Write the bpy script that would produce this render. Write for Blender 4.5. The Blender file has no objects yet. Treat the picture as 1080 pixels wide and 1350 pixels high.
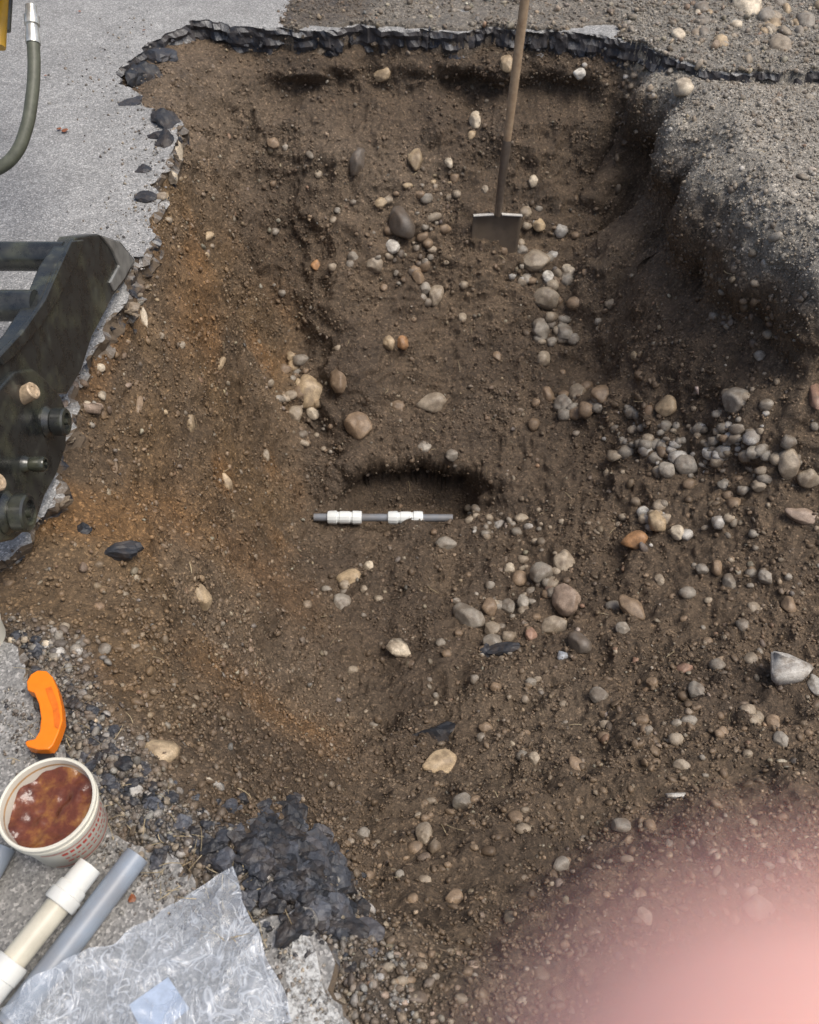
import bpy, bmesh, math, numpy as np
from mathutils import Vector, Matrix
rng=np.random.default_rng(7)
sc=bpy.context.scene
F=1123.0; PITCH=math.radians(50); H=1.5
C0=np.array([0,0,H]); FW=np.array([0,math.cos(PITCH),-math.sin(PITCH)]); UP=np.array([0,math.sin(PITCH),math.cos(PITCH)]); RT=np.array([1.,0,0])
def ray(px,py):
    d=FW+RT*((px-540)/F)+UP*(-(py-675)/F); return d
def W(px,py,z=0.0):
    d=ray(px,py); t=(z-H)/d[2]; return C0+d*t
# ---------------------------------------------------------------- noise
def hsh(i,j,k,s):
    n=(i.astype(np.uint32)*np.uint32(374761393)+j.astype(np.uint32)*np.uint32(668265263)+k.astype(np.uint32)*np.uint32(2246822519)+np.uint32((s*3266489917)&0xffffffff))
    n=(n^(n>>np.uint32(13)))*np.uint32(1274126177); n=n^(n>>np.uint32(16))
    n=n*np.uint32(2654435761); n=n^(n>>np.uint32(15))
    return (n&np.uint32(0xffffff)).astype(np.float64)/0xffffff*2-1
def vn(p,sc_,s=0):
    q=p/sc_+100.0; f=np.floor(q); w=q-f; w=w*w*(3-2*w); i=f.astype(np.int64)
    r=0
    for a in (0,1):
        wa=w[:,0] if a else 1-w[:,0]
        for b in (0,1):
            wb=w[:,1] if b else 1-w[:,1]
            for c in (0,1):
                wc=w[:,2] if c else 1-w[:,2]
                r=r+hsh(i[:,0]+a,i[:,1]+b,i[:,2]+c,s)*wa*wb*wc
    return r
def ss(a,b,x):
    t=np.clip((x-a)/(b-a),0,1); return t*t*(3-2*t)
# ---------------------------------------------------------------- helpers
def link(o): sc.collection.objects.link(o); return o
def mesh_np(name,V,Fc,mat=None,smooth=True,cols=None,extra=None):
    me=bpy.data.meshes.new(name); V=np.asarray(V,dtype=np.float32); Fc=np.asarray(Fc,dtype=np.int32)
    n=Fc.shape[1]; me.vertices.add(len(V)); me.vertices.foreach_set('co',V.ravel())
    me.loops.add(Fc.size); me.loops.foreach_set('vertex_index',Fc.ravel())
    me.polygons.add(len(Fc)); me.polygons.foreach_set('loop_start',np.arange(0,Fc.size,n,dtype=np.int32))
    try: me.polygons.foreach_set('loop_total',np.full(len(Fc),n,dtype=np.int32))
    except Exception: pass
    me.polygons.foreach_set('use_smooth',np.full(len(Fc),smooth))
    me.update(calc_edges=True)
    if cols is not None:
        a=me.color_attributes.new('Col','FLOAT_COLOR','POINT')
        c=np.ones((len(V),4),dtype=np.float32); c[:,:cols.shape[1]]=cols
        a.data.foreach_set('color',c.ravel())
    if mat: me.materials.append(mat)
    return link(bpy.data.objects.new(name,me))
def group(name,parts,loc=(0,0,0)):
    e=link(bpy.data.objects.new(name,None)); e.empty_display_size=.05
    for p in parts: p.parent=e
    return e
class NT:
    def __init__(s,name):
        s.m=bpy.data.materials.new(name); s.m.use_nodes=True; s.t=s.m.node_tree; s.n=s.t.nodes; s.l=s.t.links
        s.b=s.n['Principled BSDF']
    def add(s,ty,**k):
        nd=s.n.new(ty)
        for a,v in k.items():
            if a in nd.bl_rna.properties.keys(): setattr(nd,a,v)
            else: nd.inputs[a.replace('_',' ')].default_value=v
        return nd
    def noise(s,scale,detail=4,rough=.6,vec=None):
        nd=s.add('ShaderNodeTexNoise'); nd.inputs['Scale'].default_value=scale; nd.inputs['Detail'].default_value=detail; nd.inputs['Roughness'].default_value=rough
        if vec is None:
            if not hasattr(s,'co'): s.co=s.add('ShaderNodeTexCoord')
            vec=s.co.outputs['Object']
        s.l.new(vec,nd.inputs['Vector']); return nd.outputs['Fac']
    def vor(s,scale,out='Color',feature='F1'):
        nd=s.add('ShaderNodeTexVoronoi'); nd.feature=feature; nd.inputs['Scale'].default_value=scale
        if not hasattr(s,'co'): s.co=s.add('ShaderNodeTexCoord')
        s.l.new(s.co.outputs['Object'],nd.inputs['Vector']); return nd.outputs[out]
    def ramp(s,fac,stops):
        nd=s.add('ShaderNodeValToRGB'); cr=nd.color_ramp
        while len(cr.elements)<len(stops): cr.elements.new(.5)
        for e,(p,c) in zip(cr.elements,stops):
            e.position=p; e.color=(c[0],c[1],c[2],1) if hasattr(c,'__len__') else (c,c,c,1)
        s.l.new(fac,nd.inputs[0]); return nd.outputs[0]
    def mix(s,fac,a,b,mode='MIX'):
        nd=s.add('ShaderNodeMix'); nd.data_type='RGBA'; nd.blend_type=mode
        for idx,v in ((0,fac),(6,a),(7,b)):
            if isinstance(v,bpy.types.NodeSocket): s.l.new(v,nd.inputs[idx])
            elif hasattr(v,'__len__'): nd.inputs[idx].default_value=(v[0],v[1],v[2],1)
            else: nd.inputs[idx].default_value=v if idx==0 else (v,v,v,1)
        return nd.outputs[2]
    def attr(s,name='Col'):
        nd=s.add('ShaderNodeAttribute'); nd.attribute_name=name; return nd.outputs['Color']
    def bump(s,h,strength=.5,dist=.005,prev=None):
        nd=s.add('ShaderNodeBump'); nd.inputs['Strength'].default_value=strength; nd.inputs['Distance'].default_value=dist
        s.l.new(h,nd.inputs['Height'])
        if prev: s.l.new(prev,nd.inputs['Normal'])
        return nd.outputs[0]
    def out(s,color=None,rough=None,normal=None,**k):
        for nm,v in (('Base Color',color),('Roughness',rough),('Normal',normal)):
            if v is None: continue
            if isinstance(v,bpy.types.NodeSocket): s.l.new(v,s.b.inputs[nm])
            elif hasattr(v,'__len__'): s.b.inputs[nm].default_value=(v[0],v[1],v[2],1)
            else: s.b.inputs[nm].default_value=v
        for a,v in k.items(): s.b.inputs[a.replace('_',' ')].default_value=v
        return s.m
def simple(name,col,rough=.6,metal=0,var=.25,scale=60,bump=.15,bd=.001,dirt=0.0):
    t=NT(name); n=t.noise(scale,5)
    c=t.ramp(n,[(.3,tuple(x*(1-var) for x in col)),(.7,tuple(min(1,x*(1+var)) for x in col))])
    if dirt>0:
        d=t.noise(scale*.25,6,.7); f=t.ramp(d,[(.5-dirt*.2,0.0),(.62,dirt)])
        c=t.mix(f,c,(.15,.115,.08))
    return t.out(c,rough,t.bump(n,bump,bd),Metallic=metal)
# ---------------------------------------------------------------- materials
def m_dirt():
    t=NT('dirt'); a=t.attr()
    n1=t.noise(9,6,.65); n2=t.noise(70,6,.75); n3=t.noise(260,3,.7)
    c=t.mix(1.0,a,t.ramp(n1,[(.3,.70),(.7,1.27)]),'MULTIPLY')
    c=t.mix(1.0,c,t.ramp(n2,[(.3,.45),(.5,1.0),(.72,1.6)]),'MULTIPLY')
    v=t.vor(170,'Color'); sep=t.add('ShaderNodeSeparateColor'); t.l.new(v,sep.inputs[0])
    grain=t.ramp(sep.outputs[0],[(.0,.75),(.85,1.1),(.93,2.0),(1.0,2.8)])
    c=t.mix(.6,c,t.mix(1.0,c,grain,'MULTIPLY'))
    vd=t.vor(170,'Distance')
    nb=t.bump(n2,1.0,.014); nb=t.bump(n3,.6,.003,nb); nb=t.bump(vd,.5,.003,nb)
    return t.out(c,t.ramp(n1,[(.3,.42),(.7,.78)]),nb,Specular_IOR_Level=.45)
def m_stone(name='stone',dirtamt=.6,rough=.52):
    t=NT(name); a=t.attr(); n1=t.noise(45,5,.65); n2=t.noise(320,3,.6); n3=t.noise(22,6,.7)
    c=t.mix(1.0,a,t.ramp(n1,[(.3,.7),(.7,1.28)]),'MULTIPLY')
    c=t.mix(1.0,c,t.ramp(n2,[(.35,.8),(.65,1.2)]),'MULTIPLY')
    f=t.ramp(n3,[(.45,0.0),(.6,dirtamt)]); c=t.mix(f,c,(.12,.084,.054))
    return t.out(c,rough,t.bump(n2,.3,.002,t.bump(n1,.35,.004)),Specular_IOR_Level=.4)
def m_asphalt():
    t=NT('asphalt'); v=t.vor(240,'Color'); sep=t.add('ShaderNodeSeparateColor'); t.l.new(v,sep.inputs[0])
    vd=t.vor(240,'Distance'); n1=t.noise(2.5,5,.6); n2=t.noise(45,5,.7); n3=t.noise(500,2); n4=t.noise(14,4,.7); n5=t.noise(11,5,.65)
    c=t.ramp(sep.outputs[0],[(0,(.18,.18,.177)),(.4,(.27,.269,.26)),(.8,(.34,.337,.325)),(1,(.54,.53,.51))])
    c=t.mix(1.0,c,t.ramp(n1,[(.3,.86),(.7,1.1)]),'MULTIPLY')
    c=t.mix(1.0,c,t.ramp(n5,[(.3,.84),(.7,1.1)]),'MULTIPLY')
    c=t.mix(1.0,c,t.ramp(n2,[(.3,.82),(.6,1.08)]),'MULTIPLY')
    gp=t.add('ShaderNodeSeparateXYZ'); t.l.new(t.co.outputs['Object'],gp.inputs[0])
    mr0=t.add('ShaderNodeMapRange'); mr0.inputs['From Min'].default_value=1.3; mr0.inputs['From Max'].default_value=.7; t.l.new(gp.outputs[1],mr0.inputs[0])
    c=t.mix(t.ramp(mr0.outputs[0],[(0,0.0),(1,.7)]),c,t.mix(1.0,c,(.76,.73,.69),'MULTIPLY'))
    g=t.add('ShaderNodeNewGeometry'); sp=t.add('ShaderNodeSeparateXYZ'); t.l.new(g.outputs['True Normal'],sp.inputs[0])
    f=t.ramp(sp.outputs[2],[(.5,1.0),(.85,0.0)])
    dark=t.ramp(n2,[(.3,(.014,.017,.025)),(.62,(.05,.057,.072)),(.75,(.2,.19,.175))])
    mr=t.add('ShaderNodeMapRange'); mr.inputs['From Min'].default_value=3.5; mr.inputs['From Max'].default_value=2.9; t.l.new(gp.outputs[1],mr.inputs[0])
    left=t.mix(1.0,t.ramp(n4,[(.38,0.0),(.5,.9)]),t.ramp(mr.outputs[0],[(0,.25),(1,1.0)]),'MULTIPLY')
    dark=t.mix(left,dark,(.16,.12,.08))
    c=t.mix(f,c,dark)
    nb=t.bump(vd,.5,.002); nb=t.bump(n3,.4,.001,nb)
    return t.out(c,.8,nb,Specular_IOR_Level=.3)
DIRT=m_dirt(); STONE=m_stone(); ASPH=m_asphalt()
BLACKCH=m_stone('asphalt_chunk',.25,.5)

# ---------------------------------------------------------------- pit outline (hole in the asphalt)
HP=[(250,26),(300,34),(400,40),(470,34),(520,38),(600,42),(640,36),(780,44),(850,60),(900,82),(940,94),(1010,98),(1090,96)]
hole=[tuple(W(x,y)[:2]) for x,y in HP]
hole+=[(2.9,3.3),(3.2,2.0),(2.9,-.4),(.3,-.5),(.06,.02)]
HP2=[(500,1480),(470,1380),(452,1310),(432,1245),(408,1192),(384,1196),(372,1222),(335,1228),(290,1188),(245,1150),(190,1118),(155,1085),(122,1012),(72,985),(48,932),(32,880),(0,852)]
hole+=[tuple(W(x,y)[:2]) for x,y in HP2]
hole+=[(-1.15,.88),(-1.2,1.05)]
HP3=[(0,742),(35,700),(62,650),(92,540),(132,440),(160,400),(170,350),(205,310),(200,285),(216,262),(206,238),(226,222),(222,190),(236,165),(212,148),(188,134),(160,116),(150,98),(182,72),(212,50)]
hole+=[tuple(W(x,y)[:2]) for x,y in HP3]
hole=np.array(hole)
band_line=np.array([W(x,y)[:2] for x,y in HP2]+[(-1.15,.88)])
def densify(P,step,amp):
    out=[]
    n=len(P)
    for i in range(n):
        a=P[i]; b=P[(i+1)%n]; L=np.linalg.norm(b-a); k=max(1,int(L/step))
        for j in range(k): out.append(a+(b-a)*j/k)
    out=np.array(out); q=np.c_[out,np.zeros(len(out))]
    off=np.c_[vn(q,.11,1)*amp+vn(q,.04,2)*amp*.6+vn(q,.015,3)*amp*.35, vn(q,.11,4)*amp+vn(q,.04,5)*amp*.6+vn(q,.015,6)*amp*.35]
    return out+off
holeD=densify(hole,.011,.026)
def inside(X,Y,P):
    r=np.zeros(X.shape,bool); n=len(P)
    for i in range(n):
        x1,y1=P[i]; x2,y2=P[(i+1)%n]
        if y1==y2: continue
        c=((y1>Y)!=(y2>Y))
        r^=c&(X<(x2-x1)*(Y-y1)/(y2-y1)+x1)
    return r
bm=bmesh.new()
outer=[(-70,-70),(70,-70),(70,90),(-70,90)]
ov=[bm.verts.new((x,y,0)) for x,y in outer]; hv=[bm.verts.new((x,y,0)) for x,y in holeD]
es=[bm.edges.new((ov[i],ov[(i+1)%4])) for i in range(4)]
es+=[bm.edges.new((hv[i],hv[(i+1)%len(hv)])) for i in range(len(hv))]
bmesh.ops.triangle_fill(bm,use_beauty=True,use_dissolve=False,edges=es)
for f in bm.faces:
    if f.normal.z<0: f.normal_flip()
lo=[]
for i,v in enumerate(hv):
    a=Vector(holeD[i-1]); b=Vector(holeD[(i+1)%len(hv)]); t=(b-a).normalized()
    nrm=Vector((-t.y,t.x)); lo.append((v,nrm))
sgn=1
p=Vector(holeD[5])+lo[5][1]*.03
if not inside(np.array([p.x]),np.array([p.y]),holeD)[0]: sgn=-1
rings=[hv]
for dz,off in ((-.005,.003),(-.022,.008),(-.042,.002),(-.066,.012),(-.088,.002),(-.105,.006)):
    r=[]
    for i,(v,n) in enumerate(lo):
        q=np.array([[v.co.x,v.co.y,dz*3]])
        o=off+float(vn(q,.02,11)[0])*.010+float(vn(q,.06,12)[0])*.013
        r.append(bm.verts.new((v.co.x+n.x*sgn*o,v.co.y+n.y*sgn*o,dz+float(vn(q,.03,13)[0])*.005)))
    rings.append(r)
for a,b in zip(rings[:-1],rings[1:]):
    for i in range(len(a)):
        j=(i+1)%len(a); bm.faces.new((a[i],b[i],b[j],a[j]) if sgn<0 else (a[j],b[j],b[i],a[i]))
me=bpy.data.meshes.new('asphalt_road'); bm.to_mesh(me); bm.free(); me.materials.append(ASPH)
link(bpy.data.objects.new('asphalt_road',me))

# ---------------------------------------------------------------- terrain control points
CP=[ # px,py,z
(300,80,-.105),(420,80,-.105),(540,79,-.105),(660,80,-.105),(770,82,-.105),
(310,100,-.145),(420,104,-.16),(540,102,-.155),(660,104,-.155),(760,105,-.155),
(370,125,-.22),(440,127,-.24),(540,128,-.245),(620,128,-.245),(700,130,-.24),
(340,155,-.28),(440,155,-.285),(560,158,-.29),(680,160,-.31),(740,175,-.36),
(325,200,-.40),(440,200,-.37),(560,205,-.39),(680,210,-.43),
(335,290,-.60),(450,300,-.58),(560,300,-.63),(657,300,-.64),(740,290,-.66),
(345,400,-.89),(440,400,-.81),(560,400,-.87),(700,400,-.88),(800,420,-.86),
(372,480,-1.07),(460,490,-.99),(600,500,-1.06),(720,500,-1.02),
(388,570,-1.23),(500,575,-1.15),(600,575,-1.16),(700,580,-1.10),
(470,618,-1.21),(560,614,-1.21),(640,624,-1.21),(425,640,-1.29),
(420,682,-1.34),(505,688,-1.35),(590,684,-1.34),(660,670,-1.27),(505,715,-1.34),(420,720,-1.31),(600,720,-1.28),
(400,655,-1.32),
(222,90,-.05),(260,110,-.11),(285,130,-.19),(285,200,-.24),(255,200,-.10),(250,300,-.14),(305,300,-.45),(215,360,-.10),(290,250,-.25),
(250,420,-.33),(180,420,-.10),(305,420,-.63),(150,500,-.10),(220,550,-.35),(310,560,-.78),(110,600,-.06),(200,650,-.29),(300,660,-.73),(355,650,-1.04),
(60,725,-.04),(150,720,-.10),(250,725,-.38),(335,760,-.90),(0,780,-.03),(100,790,-.08),(200,790,-.19),
(50,840,-.03),(150,860,-.10),(250,860,-.29),(345,860,-.88),(100,930,-.02),(200,950,-.12),(300,950,-.34),(390,950,-.97),
(150,1000,-.01),(220,1030,-.06),(300,1030,-.19),(385,1050,-.58),(300,1100,-.03),(375,1110,-.14),(440,1130,-.48),(350,1160,-.02),(420,1180,-.05),(450,1200,-.12),
(200,1080,-.01),
(500,1190,-.44),(470,1250,-.03),(500,1320,-.02),(560,1240,-.12),(620,1320,-.04),(700,1230,-.26),(800,1320,-.10),(900,1220,-.32),(1080,1320,-.15),(1080,1180,-.38),
(480,1100,-.72),(560,1120,-.60),(680,1120,-.58),(820,1100,-.58),(960,1080,-.54),(1080,1040,-.54),
(450,1000,-.99),(560,1000,-.94),(700,1000,-.88),(850,980,-.80),(1000,960,-.70),
(440,880,-1.12),(560,880,-1.10),(700,880,-1.06),(850,860,-.96),(1040,890,-.78),
(400,780,-1.20),(500,790,-1.20),(640,790,-1.17),(780,780,-1.10),(920,760,-.94),(1070,760,-.82),
(780,680,-1.10),(920,660,-.87),(1070,660,-.72),(800,590,-1.02),(900,570,-.80),(1000,580,-.63),(1075,600,-.60),
(800,500,-.98),(900,480,-.62),(980,520,-.53),
(780,250,-.60),(800,335,-.82),(860,350,-.57),(910,378,-.45),(1000,452,-.41),(1075,522,-.47),
(770,170,-.34),(790,110,-.16),
(840,102,-.05),(882,150,-.05),(922,208,-.05),(968,262,-.05),(1040,302,-.05),(1085,350,-.06),
(900,110,-.03),(960,170,-.02),(1030,150,-.02),(1080,220,-.03),
]
pts=[]
for px,py,z in CP: pts.append((*W(px,py,z)[:2],z))
for i,q in enumerate(hole): pts.append((q[0],q[1],-.09 if i<len(HP)-4 else -.045))
for q in [(1.7,2.6,-.06),(2.2,2.9,-.05),(2.2,2.0,-.5),(1.9,1.5,-.7),(2.3,1.0,-.6),(1.6,.6,-.6),(2.6,.3,-.1),(1.5,.1,-.12),(.8,0,-.05),(.5,-.3,-.04),(1.6,-.3,-.05),(2.8,1.6,-.2),(1.55,2.35,-.1)]: pts.append(q)
pts=np.array(pts)
def K(a,b): return np.sqrt(((a[:,None,:]-b[None,:,:])**2).sum(-1)+1e-4)
n=len(pts); A=np.zeros((n+3,n+3)); A[:n,:n]=K(pts[:,:2],pts[:,:2])-np.eye(n)*.012
A[:n,n]=1; A[:n,n+1:]=pts[:,:2]; A[n:,:n]=A[:n,n:].T
w=np.linalg.solve(A,np.r_[pts[:,2],0,0,0])
def hz(X,Y):
    q=np.c_[X.ravel(),Y.ravel()]; out=np.empty(len(q))
    for i in range(0,len(q),40000):
        s=q[i:i+40000]; out[i:i+40000]=K(s,pts[:,:2])@w[:n]+w[n]+s@w[n+1:]
    return out.reshape(X.shape)
ST_=.0062
xs=np.arange(-1.45,2.9,ST_); ys=np.arange(-.5,5.0,ST_)
cx=np.arange(-1.5,3.4,.016); cy=np.arange(-.6,5.4,.016)
CX,CY=np.meshgrid(cx,cy); CZ=hz(CX,CY)
def bil(X,Y):
    fx=(X+1.5)/.016; fy=(Y+.6)/.016; i=np.clip(np.floor(fx).astype(int),0,len(cx)-2); j=np.clip(np.floor(fy).astype(int),0,len(cy)-2)
    u=fx-i; v=fy-j
    return CZ[j,i]*(1-u)*(1-v)+CZ[j,i+1]*u*(1-v)+CZ[j+1,i]*(1-u)*v+CZ[j+1,i+1]*u*v
X,Y=np.meshgrid(xs,ys)
wq=np.c_[X.ravel(),Y.ravel(),X.ravel()*0]
wx=(vn(wq,.16,81)*.018+vn(wq,.07,82)*.008).reshape(X.shape); wy=(vn(wq,.16,83)*.018+vn(wq,.07,84)*.008).reshape(X.shape)
Z=bil(X+wx,Y+wy)
pipeA=W(414,682,-1.325); pipeB=W(597,683,-1.325)
hc=W(538,676,-1.36)
wob=(vn(wq,.16,61)*.10+vn(wq,.06,62)*.09).reshape(X.shape)
ex=(X-hc[0]-.02)/.40; ey=(Y-hc[1])/np.where(Y>hc[1],.175-.05*np.clip(np.abs(ex),0,1)**2,.14)
rr_=np.sqrt(ex**2+ey**2)+wob
bk=ss(-.1,.5,ey)*ss(.95,.5,np.abs(ex))
inner=.45*(1-bk)+.80*bk
carve=np.clip((1.0-rr_)/(1.0-inner),0,1); carve=carve*carve*(3-2*carve)
carve_d=carve*np.clip((Z+1.485),.0,1)
Z=Z-carve_d
ins=inside(X,Y,holeD)
wob2=.05*vn(wq,.2,31).reshape(X.shape)+.02*vn(wq,.05,32).reshape(X.shape)
spill=np.maximum(ss(3.99,4.05,Y+wob2)*ss(-.75,-.5,X), ss(.78,.9,X+wob2)*ss(3.40,3.5,Y+wob2-.25*np.clip(1.1-X,0,1)*1.2))
Z=np.where(ins,np.minimum(Z,-.004),-.05)
gy,gx=np.gradient(Z,ST_)
nz=1/np.sqrt(gx**2+gy**2+1); N=np.stack([-gx*nz,-gy*nz,nz],-1)
P3=np.stack([X,Y,Z],-1).reshape(-1,3); Nf=N.reshape(-1,3)
insf=ins.ravel().astype(float)
depthf=ss(-.02,-.2,P3[:,2])
steep=ss(.62,.35,nz.ravel())
r1=vn(P3,.36,41); r2=vn(P3,.14,42); r3=vn(P3,.055,43); r4=vn(P3,.026,44); r5=vn(P3,.013,45); r6=vn(P3,.09,47)
lw=ss(-.42,-.58,P3[:,0]+.06*r1)*ss(.5,.9,P3[:,1])*ss(3.6,2.9,P3[:,1])
big=.042*r1+.028*r2+.020*(1-2*np.abs(r6))
disp=big*(1-.45*steep)*depthf*(1-.35*lw)+ (.011*r3+.008*(1-np.abs(r4)*2)+.005*r5)*(.35+.65*depthf)
disp+=lw*.035*vn(P3,.5,48)*depthf
disp*=(1-.7*carve.ravel())
P3n=P3+Nf*(disp*insf)[:,None]
zz_=P3[:,2]
fw_=ss(3.72,3.85,P3[:,1])*ss(.95,.75,P3[:,0])*ss(-.78,-.6,P3[:,0])*insf
P3n[:,1]+=fw_*.12*np.exp(-((zz_+.235+.03*r1)/.055)**2)*(.8+.4*vn(P3,.3,91))
rw_=ss(.85,.95,P3[:,0])*ss(2.0,2.3,P3[:,1])*ss(-.10,-.2,zz_)*steep*insf
uc=rw_*.10*np.exp(-((zz_+.42+.12*r1)/.17)**2); P3n[:,0]+=uc; P3n[:,1]+=uc*.6
bb_=(bk*ss(1.25,1.0,rr_)).ravel(); P3n[:,1]+=bb_*.09*np.exp(-((zz_+1.36)/.06)**2)
sp=spill.ravel()*(1-insf)
P3n[:,2]+=sp*(.062+.006*r3+.004*r4+.01*r2)
P3n[:,2]=np.where(insf>0,np.minimum(P3n[:,2],.0+.012*(depthf<.5)),P3n[:,2])
def zone(px,py,z,r): 
    c=W(px,py,z); return np.exp(-((P3[:,0]-c[0])**2+(P3[:,1]-c[1])**2)/(r*r))
bd=np.full(len(P3),9.)
nearm=(P3[:,1]<1.6)&(P3[:,0]<.4)
for a,b in zip(band_line[:-1],band_line[1:]):
    q=P3[nearm,:2]; ab=b-a; t=np.clip(((q-a)@ab)/(ab@ab),0,1); d=np.linalg.norm(q-a-t[:,None]*ab,axis=1); bd[nearm]=np.minimum(bd[nearm],d)
bandw=ss(.15,.03,bd+.03*r2)*insf
col=np.tile(np.array([.138,.098,.062]),(len(P3),1))
orange=np.array([.188,.120,.058]); grayc=np.array([.33,.30,.25]); dark=np.array([.074,.052,.034]); pale=np.array([.185,.139,.094])
deep_shade=np.array([.098,.071,.048])
def bl(c,k): 
    global col
    k=np.clip(k,0,1)[:,None]; col=col*(1-k)+c*k
bl(deep_shade,ss(-.7,-1.2,P3[:,2])*(1-lw)*(.55+.5*r2)*ss(-.2,.2,vn(P3,.6,57)+.4))  # shade of the deep pit painted into the soil colour, left wall spared
bl(orange,lw*(.55+.45*r2))
bl(np.array([.235,.128,.05]),lw*ss(.05,.6,vn(P3,.22,51))*.75)
bl(np.array([.22,.125,.055]),zone(385,960,-.88,.13)*.9+zone(340,780,-.95,.16)*.7)
bl(dark,zone(400,120,-.2,.25)*.7+zone(600,125,-.2,.3)*.7+zone(740,120,-.2,.25)*.5)  # undercut shade along the far wall put into the soil colour
bl(dark,zone(850,345,-.6,.14)*.6+carve.ravel()*.4)  # recess shade of right alcove and pipe hollow mixed into the colour
topg=ss(.90,1.0,P3[:,0]+.04*r2)*ss(2.1,2.3,P3[:,1])*ss(-.30,-.10,P3[:,2]+.05*r2)
bl(grayc,topg)
bl(grayc*.7,sp*.8)
bl(np.array([.15,.138,.122]),bandw*.8)
bl(pale,ss(.1,.7,vn(P3,.45,52))*.5*insf*(1-topg))
bl(dark,ss(.1,.7,vn(P3,.3,53))*.6*(1-topg)*(1-.5*lw))
ny,nx=X.shape; idx=np.arange(ny*nx).reshape(ny,nx)
Fq=np.stack([idx[:-1,:-1],idx[:-1,1:],idx[1:,1:],idx[1:,:-1]],-1).reshape(-1,4)
kk=ins|(spill>0.01)
k2=kk.copy()
for s in range(14):
    k2[1:]|=k2[:-1].copy(); k2[:-1]|=k2[1:].copy(); k2[:,1:]|=k2[:,:-1].copy(); k2[:,:-1]|=k2[:,1:].copy()
kf=k2.ravel(); Fq=Fq[kf[Fq].all(1)]
used=np.zeros(len(P3n),bool); used[Fq.ravel()]=True; remap=np.cumsum(used)-1
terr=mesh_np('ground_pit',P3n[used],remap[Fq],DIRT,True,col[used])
bpy.context.view_layer.update()
Zs=P3n[:,2].reshape(ny,nx)
def proj(p):
    d=p-C0; t=d@FW; return 540+F*(d@RT)/t, 675-F*(d@UP)/t, t
from mathutils.bvhtree import BVHTree
bvh=BVHTree.FromObject(terr,bpy.context.evaluated_depsgraph_get())
def hit(px,py):
    d=ray(px,py); d/=np.linalg.norm(d)
    loc,nrm,i,dist=bvh.ray_cast(Vector(C0),Vector(d))
    zt=(0-H)/d[2]; g=C0+d*zt
    if loc is None or (dist>zt and not inside(np.array([g[0]]),np.array([g[1]]),holeD)[0]):
        return g,np.array([0,0,1.])
    return np.array(loc),np.array(nrm)
# ---------------------------------------------------------------- stones
def ico(sub):
    b=bmesh.new(); bmesh.ops.create_icosphere(b,subdivisions=sub,radius=1); b.verts.ensure_lookup_table()
    V=np.array([v.co[:] for v in b.verts]); Fa=np.array([[v.index for v in f.verts] for f in b.faces]); b.free(); return V,Fa
def round_proto(sub,s,amp=.16):
    V,Fa=ico(sub); d=1+amp*vn(V,1.1,s)+amp*.5*vn(V,.5,s+50); V=V*d[:,None]
    r=np.random.default_rng(s)
    for k in range(4):
        nn=r.normal(size=3); nn/=np.linalg.norm(nn); h=V@nn; lim=.68+.15*r.random(); ex=np.maximum(h-lim,0)*.8; V=V-nn[None]*ex[:,None]
    return V,Fa
def ang_proto(s,npt=16,bev=False):
    r=np.random.default_rng(s); b=bmesh.new()
    for k in range(npt):
        v=r.normal(size=3); v/=np.linalg.norm(v); v*=.75+.35*r.random(); b.verts.new(v)
    res=bmesh.ops.convex_hull(b,input=b.verts); 
    dv=[v for v in b.verts if not v.link_faces]; bmesh.ops.delete(b,geom=dv,context='VERTS')
    if bev:
        bmesh.ops.bevel(b,geom=list(b.edges),offset=.06,segments=2,affect='EDGES')
    bmesh.ops.triangulate(b,faces=b.faces); b.verts.ensure_lookup_table(); b.verts.index_update()
    V=np.array([v.co[:] for v in b.verts]); Fa=np.array([[v.index for v in f.verts] for f in b.faces]); b.free(); return V,Fa
def rough_ang(s):
    r=np.random.default_rng(s); V,Fa=ico(3)
    for k in range(11):
        nn=r.normal(size=3); nn/=np.linalg.norm(nn); h=V@nn; lim=.48+.3*r.random(); ex=np.maximum(h-lim,0); V=V-nn[None]*ex[:,None]
    d=1+.20*vn(V,.3,s)+.12*vn(V,.14,s+3); return V*d[:,None]*1.25,Fa
def rotmats(nrm,n,r,tilt=.35):
    z=nrm+r.normal(size=(n,3))*tilt; z/=np.linalg.norm(z,axis=1)[:,None]
    a=r.normal(size=(n,3)); x=np.cross(a,z); x/=np.linalg.norm(x,axis=1)[:,None]; y=np.cross(z,x)
    return np.stack([x,y,z],-1)
class Acc:
    def __init__(s): s.V=[];s.F=[];s.C=[];s.o=0
    def add(s,proto,pos,R,S,cols):
        V,Fa=proto; n=len(pos); 
        if n==0: return
        v=np.einsum('nij,nvj->nvi',R,V[None]*S[:,None,:])+pos[:,None,:]
        s.V.append(v.reshape(-1,3)); s.F.append((Fa[None]+(np.arange(n)*len(V))[:,None,None]+s.o).reshape(-1,3)); s.C.append(np.repeat(cols,len(V),0)); s.o+=n*len(V)
    def make(s,name,mat,smooth=True): return mesh_np(name,np.concatenate(s.V),np.concatenate(s.F),mat,smooth,np.concatenate(s.C))
PAL=np.array([[.23,.20,.16],[.28,.235,.175],[.35,.275,.185],[.18,.14,.10],[.44,.39,.31],[.15,.142,.128],[.28,.18,.115],[.24,.215,.165],[.31,.26,.195]])
PW=np.array([.18,.17,.15,.20,.05,.07,.05,.08,.05]); PW/=PW.sum()
def palcol(n,r,pw=PW): 
    c=PAL[r.choice(len(PAL),n,p=pw)]; return np.clip(c*(1+r.normal(size=(n,1))*.18)*(1+r.normal(size=(n,3))*.03),.01,.8)
protoT=[round_proto(1,i,.3) for i in range(4)]+[ang_proto(60+i,9) for i in range(3)]
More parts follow.
